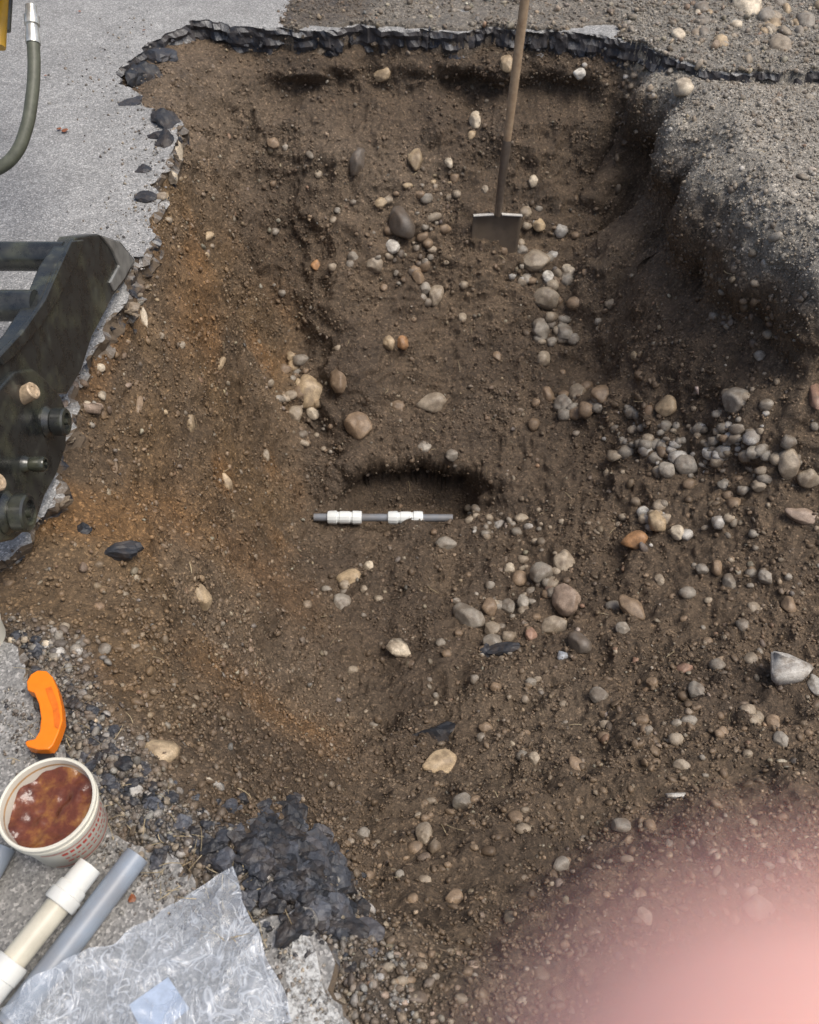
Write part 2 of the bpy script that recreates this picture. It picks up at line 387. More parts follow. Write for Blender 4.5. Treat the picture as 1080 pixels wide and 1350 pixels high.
protoS=[round_proto(2,10+i,.26) for i in range(6)]+[ang_proto(80+i,14) for i in range(3)]
protoL=[round_proto(4,20+i,.24) for i in range(8)]
protoA=[ang_proto(120+i,14,True) for i in range(6)]
protoC=[rough_ang(140+i) for i in range(6)]
Nn=np.stack(np.gradient(Zs,ST_)[::-1],-1); Nl=np.sqrt((Nn**2).sum(-1)+1); NN=np.concatenate([-Nn/Nl[...,None],1/Nl[...,None]],-1).reshape(-1,3)
area=np.minimum(Nl.ravel(),6)
clump=ss(-.5,.6,vn(P3,.17,71)+.6*vn(P3,.06,72))
vis=(X.ravel()<2.3)&(Y.ravel()>-.1)&(X.ravel()>-1.3)&(Y.ravel()<4.9)
near=1+1.2*ss(1.8,.6,P3[:,1])
zm=np.maximum(insf,(sp>.5)*1.0)
wt=area*(.35+clump)*zm*vis*near; wt/=wt.sum()
def scat(acc,n,protos,smin,smax,pw,mix,r,lift,weights=wt,flat=.75,tilt=.5,colf=None,dm=.45):
    ids=r.choice(len(P3n),n,p=weights)
    pos=P3n[ids]+r.normal(size=(n,3))*.003; nr=NN[ids]; nr=nr/np.linalg.norm(nr,axis=1)[:,None]
    s=smin*(smax/smin)**(r.random(n)**pw)
    S=np.stack([s*(.8+.5*r.random(n)),s*(.7+.3*r.random(n)),s*flat*(.7+.4*r.random(n))],-1)
    R=rotmats(nr,n,r,tilt); c=palcol(n,r) if colf is None else colf(n,r); d=col[ids]*(.8+.6*r.random((n,1)))
    ismix=r.random((n,1))<mix
    m=np.where(ismix,dm*r.random((n,1)),.97)
    c=c*(1-m)+d*m
    pos=pos+nr*(s*lift)[:,None]
    k=r.integers(0,len(protos),n)
    for i,p in enumerate(protos):
        q=k==i; acc.add(p,pos[q],R[q],S[q],c[q])
g=Acc()
scat(g,105000,protoT,.0022,.0078,1.6,.17,rng,.15,dm=.8)
scat(g,12000,protoS,.006,.013,1.9,.30,rng,.08,dm=.8)
wt2=area*(.2+ss(.0,.9,vn(P3,.28,75)))*zm*vis*(1+1.4*ss(-.1,.7,P3[:,0]))
wt2*=(1-.75*lw)*(1-.6*ss(2.6,3.0,P3[:,1])); wt2/=wt2.sum()
scat(g,650,protoS,.012,.024,2.2,.65,rng,.1,wt2,.65,.35,dm=.8)
g.make('gravel',STONE)
gb=Acc()
def gcol(n,r):
    G=np.array([[.27,.26,.23],[.38,.36,.33],[.17,.16,.145],[.06,.06,.063],[.34,.285,.21],[.21,.175,.14]]); return G[r.choice(6,n,p=[.24,.13,.2,.14,.14,.15])]*(1+r.normal(size=(n,1))*.15)
wb=bandw**1.3*area; wb/=wb.sum()
scat(gb,5500,protoT,.002,.006,1.2,.9,rng,.25,wb,.8,.5,gcol)
scat(gb,1700,protoS,.004,.011,1.7,.97,rng,.25,wb,.75,.5,gcol)
def gcol2(n,r):
    G=np.array([[.34,.32,.28],[.45,.42,.37],[.27,.245,.205],[.38,.32,.24]]); return G[r.choice(4,n,p=[.4,.2,.2,.2])]*(1+r.normal(size=(n,1))*.12)
bank=topg*zm*(P3[:,0]<2.3); wk=bank*area/ (bank*area).sum()
scat(gb,22000,protoT,.0026,.0062,1.3,.8,rng,.2,wk,.8,.5,gcol2)
scat(gb,900,protoS,.006,.014,1.8,.9,rng,.2,wk,.8,.5,gcol2)
wf=sp*area*ss(-.6,.9,P3[:,0]); wf/=wf.sum()
scat(gb,1100,protoS,.007,.02,1.6,.95,rng,.3,wf,.8,.4)
gb.make('gravel_shoulder',STONE)

COL=dict(tan=(.42,.32,.20),cream=(.56,.48,.36),white=(.62,.59,.52),gray=(.26,.232,.19),gt=(.32,.265,.195),dark=(.13,.11,.09),orange=(.42,.23,.11),red=(.28,.17,.12),brown=(.24,.172,.112),lg=(.42,.40,.36),blue=(.42,.46,.50),pink=(.33,.25,.19),black=(.036,.039,.046))
ST=[(548,210,20,26,'tan'),(505,99,28,15,'tan'),(626,160,16,17,'cream'),(703,239,14,15,'cream'),(502,268,18,13,'tan'),(518,326,21,15,'white'),(495,348,24,21,'gt'),(530,298,36,36,'dark'),(417,350,13,14,'orange'),(575,390,22,28,'gt'),(550,365,16,20,'brown'),(560,380,16,16,'gray'),(706,345,36,24,'gt'),(724,366,22,13,'white'),(722,393,38,30,'gt'),(745,440,25,22,'gray'),(712,436,24,24,'gray'),(750,358,24,18,'cream'),(710,298,17,14,'tan'),(688,330,18,16,'gray'),(408,520,42,44,'tan'),(447,503,26,26,'brown'),(514,452,18,18,'tan'),(531,453,18,17,'orange'),(570,531,42,26,'gt'),(390,545,22,22,'gt'),(412,545,16,18,'cream'),(384,470,14,14,'tan'),(375,488,18,14,'brown'),(762,520,26,22,'gt'),(745,535,28,28,'gray'),(722,522,20,20,'brown'),(792,520,26,22,'brown'),(880,536,34,24,'tan'),(970,530,42,30,'gray'),(1040,610,32,46,'gt'),(1065,632,28,24,'gt'),(936,598,20,17,'white'),(905,612,28,26,'gray'),(868,690,28,28,'tan'),(838,712,36,24,'orange'),(893,702,20,20,'cream'),(849,678,20,16,'white'),(714,755,36,34,'gray'),(743,743,28,30,'gt'),(748,793,42,38,'pink'),(733,825,38,28,'gt'),(620,816,36,38,'gray'),(645,800,22,26,'brown'),(650,830,26,20,'gt'),(650,850,34,20,'gray'),(672,750,17,20,'cream'),(700,838,16,16,'red'),(690,795,18,18,'gray'),(672,800,22,20,'gray'),(765,850,30,30,'dark'),(462,763,36,24,'tan'),(450,795,28,24,'gray'),(486,748,14,13,'cream'),(480,777,12,12,'gt'),(832,802,42,22,'brown'),(790,918,28,20,'gray'),(920,912,22,26,'gray'),(945,750,16,20,'brown'),(580,1008,54,36,'tan'),(213,993,54,32,'tan'),(265,790,26,34,'tan'),(298,636,16,32,'tan'),(230,205,20,40,'cream'),(985,10,42,36,'cream'),(1030,62,28,24,'gt'),(902,118,30,22,'cream'),(764,97,18,14,'white'),(668,85,20,20,'tan'),(470,215,20,32,'dark'),(588,717,32,20,'gray'),(1060,682,50,18,'pink'),(592,215,12,12,'cream'),(190,418,10,26,'cream'),(183,538,12,26,'brown'),(240,455,10,10,'gt'),(275,312,12,14,'tan'),(465,340,14,12,'gray'),(596,600,20,16,'gray'),(560,590,18,14,'gray'),(525,536,22,14,'brown'),(475,562,40,32,'brown'),(1075,525,18,36,'red'),(805,400,14,14,'gt'),(870,765,14,16,'gt'),(962,770,20,22,'gray'),(925,750,20,16,'gray'),(1075,905,20,26,'lg'),(1020,955,18,18,'brown'),(1030,975,20,20,'gray'),(820,1090,30,18,'gray'),(600,1185,26,26,'brown'),(560,1100,26,30,'gt'),(610,1060,30,22,'gray'),(480,1100,22,20,'gray'),(1000,1200,40,30,'gray'),(850,1210,24,22,'gt'),(705,1000,16,16,'gt'),(180,1045,22,16,'lg'),(185,1130,12,16,'gt'),(105,1005,16,12,'gray'),(250,560,14,22,'tan'),(150,620,12,26,'brown'),(360,190,16,14,'brown'),(420,230,12,10,'gt'),(640,250,10,10,'gt'),(610,420,14,12,'gt'),(655,470,12,12,'brown'),(350,600,12,16,'gt'),(290,480,10,18,'tan'),(1000,640,22,18,'gt'),(955,640,18,14,'gray'),(880,620,24,20,'gray'),(1010,760,18,20,'gray'),(1040,800,22,18,'brown'),(990,870,20,18,'gt'),(860,900,18,14,'brown'),(820,830,20,16,'gray'),(700,900,18,14,'gray'),(640,960,18,14,'brown'),(760,1010,22,18,'brown'),(900,1010,24,18,'gt'),(680,1080,24,18,'brown'),(740,1140,26,20,'gray')]
AN=[(526,856,40,30,'cream'),(902,882,30,26,'red'),(292,1033,38,26,'lg'),(895,1050,50,13,'white'),(741,866,18,18,'blue'),(120,540,34,22,'pink'),(135,522,14,14,'cream'),(120,560,14,10,'gray'),(218,718,26,16,'brown'),(800,625,12,20,'gt'),(226,232,14,20,'cream'),(218,262,14,18,'tan'),(214,160,20,14,'cream'),(222,290,14,12,'gt')]
BK=[(575,968,62,28,'black'),(155,727,52,26,'black'),(110,700,20,14,'black'),(20,738,50,22,'black'),(220,160,34,26,'black'),(190,262,26,14,'black'),(175,135,34,12,'black'),(205,75,44,22,'black'),(218,188,20,22,'black'),(180,100,40,30,'black'),(195,95,34,20,'black'),(660,858,40,16,'black'),(640,860,18,22,'black'),(205,180,26,12,'black'),(190,225,18,10,'black')]
def place(acc,lst,protos,r,lift=.25):
    for i,(px,py,wd,hh,cn) in enumerate(lst):
        p,nr=hit(px,py); t=(p-C0)@FW; a=wd*.5*t/F; b=hh*.5*t/F
        # rest the stone on a normal eased toward vertical so it sits in the soil
        nr=nr*.55+np.array([0,-.25,.6]); nr/=np.linalg.norm(nr)
        x=RT-nr*(RT@nr); x/=np.linalg.norm(x); y=np.cross(nr,x)
        vd=(C0-p)/np.linalg.norm(C0-p)
        fy=max(.5,abs(nr@vd))
        sz=min(a,b)*.8
        R=np.stack([x,y,nr],-1); ang=r.normal()*.25; ca,sa=math.cos(ang),math.sin(ang)
        R=R@np.array([[ca,-sa,0],[sa,ca,0],[0,0,1]])
        c=np.array(COL[cn])*(1+r.normal()*.08)
        if cn=='black': c=c*(.5+1.6*r.random()**2)
        by=b/fy
        pr=protos[i%len(protos)]
        acc.add(pr,(p+nr*sz*lift)[None],R[None],np.array([[a,max(by,sz*.7),sz]]),c[None])
rs=Acc(); place(rs,ST,protoL,rng,.2); rs.make('river_stones',m_stone('river_stone',.5,.48))
ra=Acc(); place(ra,AN,protoA,rng,.3); ra.make('broken_rocks',STONE)
bp,bn=hit(1037,888); 
bb=Acc(); bb.add(ang_proto(333,12,True),(bp+np.array([0,0,.025]))[None],np.eye(3)[None],np.array([[.085,.068,.058]]),np.array([COL['lg']])*1.15); bb.make('boulder',STONE,True)
rb=Acc(); place(rb,BK,protoC,rng,.1)
CL=[(390,500,26,36,20,12,('gt','gray','brown','tan')),(420,575,24,20,12,10,('gt','gray','brown')),(965,585,60,34,66,12,('lg','gray','gt','gt','gray')),(860,590,60,30,36,13,('gray','gt','gray','lg')),(880,695,45,18,18,12,('gray','gt','lg')),(690,800,80,50,40,13,('gray','brown','gt','gray')),(545,345,45,45,28,12,('gray','dark','brown','gt')),(560,255,80,50,20,9,('gray','gt','tan','brown')),(715,345,38,60,24,13,('gray','gt','lg','brown')),(735,430,40,40,18,14,('gray','brown','gt')),(760,530,60,22,18,15,('gray','brown')),(645,690,40,20,20,10,('gray','lg','gt')),(720,700,60,30,16,10,('gray','gt')),(470,780,34,22,8,9,('gray','gt')),(770,960,140,50,20,12,('gray','brown','gt','brown')),(950,960,90,50,24,13,('gray','brown','gt','brown')),(960,800,90,60,24,13,('gray','brown','gt','brown')),(560,900,100,60,16,10,('gray','brown','gt')),(120,520,34,30,10,9,('cream','gray','pink')),(990,30,80,30,50,13,('cream','tan','gt','gray')),(850,560,30,20,10,14,('gray',)),(600,1120,140,70,22,12,('gray','brown','gt','brown')),(850,1150,180,80,26,13,('gray','brown','gt')),(950,640,100,70,40,12,('gray','brown','gt')),(460,300,120,90,20,8,('gray','gt','brown')),(1000,440,60,60,16,10,('gray','gt')),(80,860,45,30,30,11,('gray','lg','dark','cream')),(250,300,50,80,10,7,('gt','tan')),(190,420,40,80,12,7,('gt','tan')),(560,1300,100,40,34,11,('gray','brown','gt','pink')),(860,100,60,50,16,8,('gray','gt','lg'))]
cr=Acc()
for (px,py,rx,ry,cnt,sz,cs) in CL:
    for k in range(cnt):
        a=rng.normal(size=2)*.62
        s=sz*(.45+1.1*rng.random()**1.6)
        place(cr,[(px+a[0]*rx,py+a[1]*ry,s*(1+.4*rng.random()),s*(.8+.3*rng.random()),cs[rng.integers(len(cs))])],[protoS[rng.integers(6)]],rng,.2)
cr.make('pebbles',STONE)
def along(pts_,t):
    k=t*(len(pts_)-1); i=min(int(k),len(pts_)-2); f=k-i
    return pts_[i][0]*(1-f)+pts_[i+1][0]*f, pts_[i][1]*(1-f)+pts_[i+1][1]*f
path=[(20,800),(60,900),(120,960),(160,1030),(230,1085),(300,1120),(380,1160),(430,1190)]
for k in range(380):
    t=rng.random()**.6; x,y=along(path,t); sp_=16+14*t
    s=(4+13*rng.random()**2.6)*(.8+.6*t)
    place(rb,[(x+rng.normal()*sp_,y+rng.normal()*sp_*.8,s*1.2,s,'black')],[protoC[rng.integers(6)]],rng,.3)
for k in range(560):
    x=388+rng.normal()*34; y=1150+(x-385)*.55+rng.normal()*32; s=6+26*rng.random()**2.6
    place(rb,[(x,y,s*(.9+.5*rng.random()),s,'black')],[protoC[rng.integers(6)]],rng,.3+.6*rng.random())
for k in range(700):
    i=rng.integers(len(holeD)); q=holeD[i]
    px,py,t=proj(np.array([q[0],q[1],0.]))
    if t<0 or not(-60<px<1140 and -60<py<1200): continue
    left=q[0]<-.5 and 1.0<q[1]<3.4; far=q[1]>3.4
    if left and rng.random()<.5: continue
    s=rng.random()**2*(.017 if far else .014)+.003; p=np.array([q[0],q[1],-.06 if far else -.025])+rng.normal(size=3)*np.array([.014,.012,.022 if far else .014])
    R=rotmats(np.array([[0,0,1.]]),1,rng,1)
    cc=np.array(COL['black'])*(.6+1.2*rng.random()) if rng.random()<(.2 if left else .7) else np.array([.20,.16,.115])*(.7+.7*rng.random())
    rb.add(protoC[rng.integers(6)],p[None],R,np.array([[s*1.3,s,s*.7]]),cc[None])
rb.make('asphalt_rubble',BLACKCH,False)

# ---------------------------------------------------------------- lathe / tubes
def frame(d):
    d=d/np.linalg.norm(d); a=np.array([0,0,1.]) if abs(d[2])<.9 else np.array([1.,0,0]); x=np.cross(a,d); x/=np.linalg.norm(x); return x,np.cross(d,x),d
def lathe(name,p0,axis,prof,mat,seg=40,smooth=True,jit=None):
    x,y,z=frame(np.array(axis,float)); p0=np.array(p0,float); V=[]; n_=len(prof)
    for (h,r) in prof:
        for k in range(seg):
            a=2*math.pi*k/seg; rr=r*(jit(k,h) if jit else 1); V.append(p0+z*h+(x*math.cos(a)+y*math.sin(a))*rr)
    Fq=[]
    for i in range(n_-1):
        for k in range(seg):
            j=(k+1)%seg; Fq.append((i*seg+k,i*seg+j,(i+1)*seg+j,(i+1)*seg+k))
    o=mesh_np(name,V,Fq,mat,smooth)
    if smooth:
        m=o.modifiers.new('e','EDGE_SPLIT'); m.split_angle=math.radians(35)
    return o
def tube(name,p0,p1,prof,mat,**k):
    p0=np.array(p0,float); p1=np.array(p1,float); L=np.linalg.norm(p1-p0); return lathe(name,p0,p1-p0,[(f*L,r) for f,r in prof],mat,**k)
def curve(name,pp,r,mat):
    c=bpy.data.curves.new(name,'CURVE'); c.dimensions='3D'; s=c.splines.new('BEZIER'); s.bezier_points.add(len(pp)-1)
    for b,p in zip(s.bezier_points,pp): b.co=p; b.handle_left_type=b.handle_right_type='AUTO'
    c.bevel_depth=r; c.bevel_resolution=6; c.use_fill_caps=True; c.materials.append(mat)
    o=link(bpy.data.objects.new(name,c)); return o
def plate(name,outline,mat,bev=.004):
    pts_,ex=outline; bm=bmesh.new(); vs=[bm.verts.new(p) for p in pts_]; f=bm.faces.new(vs)
    r=bmesh.ops.extrude_face_region(bm,geom=[f]); nv=[e for e in r['geom'] if isinstance(e,bmesh.types.BMVert)]
    bmesh.ops.translate(bm,verts=nv,vec=Vector(ex)); bmesh.ops.recalc_face_normals(bm,faces=bm.faces)
    bmesh.ops.triangulate(bm,faces=[f for f in bm.faces if len(f.verts)>4])
    me=bpy.data.meshes.new(name); bm.to_mesh(me); bm.free(); me.materials.append(mat); o=link(bpy.data.objects.new(name,me))
    m=o.modifiers.new('b','BEVEL'); m.width=bev; m.segments=3; m.limit_method='ANGLE'; m.angle_limit=math.radians(40)
    for p in me.polygons: p.use_smooth=True
    m2=o.modifiers.new('w','WEIGHTED_NORMAL')
    return o
# ---------------------------------------------------------------- water pipe with couplings
PG=simple('pipe_grey_plastic',(.20,.215,.235),.4,var=.15,dirt=.4); PW_=simple('fitting_white',(.76,.79,.77),.4,var=.05,dirt=.1)
a=pipeA; b=pipeB; L=np.linalg.norm(b-a)
parts=[tube('pipe',a,b,[(0,.0135),(0,.0165),(1,.0165),(1,.0135)],PG)]
def coupling(nm,f0,f1):
    r=.0165; w_=f1-f0
    pr=[(f0,r),(f0,.026),(f0+w_*.04,.0285),(f0+w_*.26,.0295),(f0+w_*.28,.0245),(f0+w_*.34,.0245),(f0+w_*.36,.0275),(f0+w_*.64,.0275),(f0+w_*.66,.0245),(f0+w_*.72,.0245),(f0+w_*.74,.0295),(f0+w_*.96,.0285),(f1,.026),(f1,r)]
    def jit(k,h): return 1.0 if k%4<2 else .965
    return tube(nm,a,b,pr,PW_,seg=48,jit=jit)
parts+=[coupling('coupling_1',.10,.345),coupling('coupling_2',.535,.785)]
group('water_pipe',parts)
# ---------------------------------------------------------------- shovel
WOOD=NT('handle_wood'); n_=WOOD.noise(30,6,.7); c_=WOOD.ramp(n_,[(.3,(.27,.18,.105)),(.7,(.46,.34,.22))]); WOOD=WOOD.out(c_,.6,WOOD.bump(n_,.2,.001))
STEEL=simple('dirty_steel',(.15,.12,.09),.55,.2,dirt=.9,scale=30); BRIGHT=simple('worn_steel',(.70,.68,.62),.4,.1,dirt=.1)
base,_=hit(656,321); 
def on_y(px,py,y):
    d=ray(px,py); return C0+d*(y/d[1])
sb=on_y(656,284,base[1]+.02)
q=on_y(692,0,base[1]+.10)
ax=(q-sb); ax/=np.linalg.norm(ax)
def at(s): return sb+ax*s
parts=[tube('handle',at(.27),at(1.36),[(0,.0),(0,.0165),(.25,.0185),(.8,.018),(.97,.019),(1,.012),(1,0)],WOOD),
       tube('socket',at(.0),at(.33),[(0,.014),(.15,.0165),(.7,.0185),(.98,.0205),(1,.0195)],simple('socket_steel',(.16,.13,.105),.5,.4,dirt=.6))]
V=[];Fb=[]; nu,nv=17,17
xb=np.array([1.,0,0]); yb=np.cross(ax,xb); yb/=np.linalg.norm(yb)
for j in range(nv):
    v=j/(nv-1)
    wv=.108*(1-.0*v) if v<.55 else .108*math.sqrt(max(0,1-((v-.55)/.47)**2.4))
    for i in range(nu):
        u=i/(nu-1)*2-1
        dish=.022*(u*u)*(1-v*.4)
        V.append(sb+ax*(-.27*v)+xb*(u*wv)-yb*(dish-.012) - yb*(.02*v))
for j in range(nv-1):
    for i in range(nu-1):
        k=j*nu+i; Fb.append((k,k+1,k+1+nu,k+nu))
bl_=mesh_np('blade',V,Fb,STEEL); m=bl_.modifiers.new('s','SOLIDIFY'); m.thickness=.003; m.offset=0; parts.append(bl_)
for s_,nm in ((-1,'tread_left'),(1,'tread_right')):
    p0=sb+xb*s_*.018+ax*.003; p1=sb+xb*s_*.108+ax*.003-yb*.012
    e=np.array([0,-.018,0.006]); 
    parts.append(plate(nm,([p0+e,p1+e*.9,p1-e*.9,p0-e],ax*.005),BRIGHT,.001))
group('shovel',parts)
# ---------------------------------------------------------------- excavator
BLK=NT('black_paint'); n1=BLK.noise(18,6,.7); n2=BLK.noise(120,4); n3=BLK.noise(7,5,.6)
c=BLK.ramp(n1,[(.35,(.012,.013,.013)),(.6,(.03,.032,.03)),(.75,(.10,.105,.08))]); c=BLK.mix(BLK.ramp(n3,[(.52,0.0),(.68,.6)]),c,(.11,.115,.07))
BLK=BLK.out(c,BLK.ramp(n1,[(.3,.15),(.7,.45)]),BLK.bump(n2,.15,.001),Specular_IOR_Level=.8)
WORN=simple('worn_edge_steel',(.30,.30,.28),.4,.4,var=.4,scale=25,dirt=.2)
YEL=simple('yellow_paint',(.66,.38,.03),.4,var=.1,dirt=.2); RUB=simple('hose_rubber',(.10,.105,.075),.5,var=.2); ZINC=simple('zinc',(.6,.6,.56),.35,.6)
RUST=simple('pin_cap_brass',(.50,.38,.25),.5,.1,var=.5,scale=120,dirt=.35)
def onx(px,py,x):
    d=ray(px,py); return C0+d*(x/d[0])
XP=-.84
ol=[(100,312),(130,308),(160,318),(180,343),(168,368),(150,392),(122,445),(108,490),(90,520),(60,520),(30,500),(0,520),(-40,560),(-60,520),(0,478),(30,440),(55,400),(75,350)]
parts=[plate('side_plate',([onx(x,y,XP) for x,y in ol],(-.045,0,0)),BLK,.008)]
ol2=[(0,512),(20,490),(45,486),(62,500),(80,520),(90,545),(88,590),(76,625),(60,655),(48,690),(20,712),(-60,730),(-70,600)]
parts.append(plate('ear_plate',([onx(x,y,XP+.012) for x,y in ol2],(-.04,0,0)),BLK,.008))
rib=[(95,318),(112,316),(100,350),(78,395),(55,430),(20,470),(5,482),(0,470),(30,438),(60,395),(80,350)]
parts.append(plate('rib',([onx(x,y,XP+.010) for x,y in rib],(-.012,0,0)),BLK,.004))
tip=[(133,310),(158,319),(178,343),(166,366),(152,384),(146,372),(158,350),(148,328)]
parts.append(plate('worn_tip',([onx(x,y,XP+.006) for x,y in tip],(-.012,0,0)),WORN,.004))
for nm,px,py,r in (('cross_tube_1',88,338,.036),('cross_tube_2',48,403,.036),):
    p=onx(px,py,XP-.02); parts.append(tube(nm,p,p+np.array([-1.0,0,0]),[(0,0),(0,r),(1,r),(1,0)],BLK))
def boss(nm,px,py,s):
    p=onx(px,py,XP+.01); return lathe(nm,p+np.array([-.03,0,0]),(1,0,0),[(0,.045*s),(.035,.045*s),(.04,.040*s),(.046,.034*s),(.052,.040*s),(.075,.040*s),(.079,.036*s),(.080,.026*s),(.074,.025*s),(.074,.010*s),(.084,.010*s),(.084,0)],BLK)
parts+=[boss('pin_boss_1',60,556,.8),boss('pin_boss_2',8,676,1.0),boss('pin_boss_3',30,612,.42)]
def cap(nm,px,py,s):
    p=onx(px,py,XP+.04); return lathe(nm,p+np.array([-.035,0,0]),(1,.1,.5),[(0,.021*s),(.035,.021*s),(.038,.018*s),(.037,.011*s),(.034,.009*s),(.034,0)],RUST,seg=24)
parts+=[cap('pin_cap_1',49,523,.9),cap('pin_cap_2',4,643,.9)]
def dep(px,py,t): return C0+ray(px,py)*t
hp=[dep(x,y,2.15) for x,y in ((44,55),(45,90),(42,130),(34,172),(18,206),(-6,224),(-50,235))]
parts.append(curve('hydraulic_hose',[Vector(h) for h in hp],.0155,RUB))
parts.append(tube('hose_fitting',dep(41,8,2.15),dep(44,58,2.15),[(0,.0),(0,.014),(.25,.014),(.27,.019),(.5,.019),(.52,.015),(.95,.0185),(1,.0185),(1,0)],ZINC,seg=12))
A0=dep(20,-16,2.1); 
def box(nm,c0,c1,w1,h1,mat):
    x,y,z=frame(np.array(c1)-np.array(c0)); c0=np.array(c0)
    return plate(nm,([c0+x*w1+y*h1,c0-x*w1+y*h1,c0-x*w1-y*h1,c0+x*w1-y*h1],np.array(c1)-c0),mat,.01)
parts.append(box('stick_arm',A0+np.array([-.02,0,.055]),A0+np.array([-.5,1.6,1.9]),.09,.10,YEL))
parts.append(tube('arm_link',dep(-2,62,2.2),dep(3,-30,2.2),[(0,0),(0,.018),(1,.018),(1,0)],YEL))
parts.append(tube('arm_link_bar',dep(8,40,2.22),dep(12,-30,2.22),[(0,0),(0,.012),(1,.012),(1,0)],BLK))
group('excavator_bucket_coupler',parts)
# ---------------------------------------------------------------- pail of pipe lubricant
CREAM=simple('pail_plastic',(.70,.67,.56),.4,var=.05,dirt=.14); 
pc=np.array([-.592,.530,0.002])
wall=[(0,0),(0,.062),(.004,.0645),(.10,.0735),(.104,.0735),(.105,.0775),(.112,.0775),(.113,.0745),(.122,.075),(.123,.0785),(.128,.0785),(.130,.0765),(.129,.073),(.120,.0715),(.03,.064)]
parts=[lathe('pail_body',pc,(0,0,1),wall,CREAM,seg=64)]
GEL=NT('lubricant_gel'); n1=GEL.noise(24,5,.65); n2=GEL.noise(70,3,.5)
c=GEL.ramp(n1,[(.3,(.075,.020,.012)),(.5,(.155,.048,.025)),(.62,(.28,.12,.035)),(.74,(.5,.3,.12))])
GEL=GEL.out(c,.2,GEL.bump(n2,.4,.006),Specular_IOR_Level=.5)
V=[];Fg=[];R_=24;S_=64
for i in range(R_+1):
    for k in range(S_):
        r=.0712*i/R_; an=2*math.pi*k/S_; x,y=r*math.cos(an),r*math.sin(an); q=np.array([[x,y,0.]])
        V.append((pc[0]+x,pc[1]+y,.098+float(vn(q,.04,5)[0])*.009+float(vn(q,.017,6)[0])*.005+.008*(i/R_)**4))
for i in range(R_):
    for k in range(S_):
        j=(k+1)%S_; Fg.append((i*S_+k,i*S_+j,(i+1)*S_+j,(i+1)*S_+k))
parts.append(mesh_np('contents',V,Fg,GEL))
parts.append(lathe('smear',pc,(0,0,1),[(.096,.0706),(.118,.0710)],simple('amber_film',(.5,.30,.13),.3,var=.5,scale=40),seg=64))
RED=simple('label_red',(.55,.07,.05),.5,var=.1)
def strip(nm,a0,a1,z0,z1,mat):
    V=[];Fs=[];n=24
    for k in range(n+1):
        an=a0+(a1-a0)*k/n
        for z in (z0,z1):
            r=.0645+(z-.004)/(.096)*.009+.0008; V.append(pc+np.array([r*math.cos(an),r*math.sin(an),z]))
    for k in range(n): Fs.append((2*k,2*k+2,2*k+3,2*k+1))
    return mesh_np(nm,V,Fs,mat)
parts+=[strip('label_line_1',-1.6,.6,.088,.0905,RED),strip('label_line_2',-1.6,.6,.014,.017,RED)]
kk=0
for row,z in enumerate((.070,.052,.036)):
    a_=-1.2
    while a_<.3:
        w_=.05+.09*rng.random(); parts.append(strip('print_%d'%kk,a_,a_+w_,z,z+(.009 if row==0 else .004),RED)); a_+=w_+.05; kk+=1
group('plastic_pail',parts)
tc=W(-26,842,0.0)
parts=[lathe('tub',tc,(0,0,1),[(0,0),(0,.05),(.05,.055),(.051,.058),(.058,.058),(.058,.050),(.054,.048),(.054,0)],CREAM,seg=48)]
group('plastic_tub',parts)
# ---------------------------------------------------------------- orange saw handle
ORG=simple('orange_plastic',(.88,.21,.004),.4,var=.06,dirt=.08); 
ol=[(41,907),(46,898),(56,892),(67,893),(75,901),(82,918),(87,940),(88,958),(83,974),(76,990),(70,996),(56,996),(42,992),(39,987),(42,984),(52,982),(58,972),(60,955),(57,936),(51,922),(42,918)]
parts=[plate('handle',([W(x,y,.012) for x,y in ol],(0,0,.026)),ORG,.006)]
hl=[(60,908),(68,905),(76,925),(80,948),(77,962),(72,958),(70,935),(64,920)]
parts.append(plate('grip_inlay',([W(x,y,.0375) for x,y in hl],(0,0,.0015)),simple('orange_dark',(.70,.14,.004),.5),.0005))
bl2=[(48,994),(72,994),(78,1012),(90,1060),(70,1060),(56,1012)]
parts.append(plate('blade',([W(x,y,.016) for x,y in bl2],(0,0,.004)),simple('blade_black',(.03,.03,.03),.35,.5),.0005))
group('utility_saw',parts)
# ---------------------------------------------------------------- pipes on the asphalt
PVC=simple('pvc_cream',(.62,.58,.46),.4,var=.06,dirt=.25); PVW=simple('pvc_white',(.68,.68,.63),.38,var=.04,dirt=.16)
p0=W(-45,1345,.045); p1=W(112,1150,.045)
parts=[tube('pipe',p0,p1,[(0,.015),(0,.0205),(1,.0205),(1,.016),(.2,.016)],PVC),
 tube('union',p0+(p1-p0)*.76,p0+(p1-p0)*.90,[(0,.0205),(0,.027),(.1,.028),(.55,.028),(.58,.0255),(.9,.0255),(1,.024),(1,.0205)],PVW),
 tube('end_adapter',p0+(p1-p0)*.90,p0+(p1-p0)*1.05,[(0,.022),(.2,.022),(1,.021),(1,.0165),(.1,.0165)],PVW),
 tube('coupling',p0+(p1-p0)*.16,p0+(p1-p0)*.38,[(0,.0205),(0,.026),(.48,.026),(.5,.0275),(.93,.0275),(1,.026),(1,.0205)],PVW)]
group('pvc_pipe',parts)
GR=simple('pvc_grey',(.25,.29,.34),.4,var=.08,dirt=.3)
p0=W(10,1352,.024); p1=W(181,1128,.022)
parts=[tube('tube',p0,p1,[(0,.018),(0,.0215),(1,.0215),(1,.018),(.1,.018)],GR)]
group('conduit_pipe',parts)
p0=W(-40,1200,.02); p1=W(6,1118,.02)
group('conduit_pipe.001',[tube('tube',p0,p1,[(0,.015),(0,.0185),(1,.0185),(1,.015),(.1,.015)],GR)])
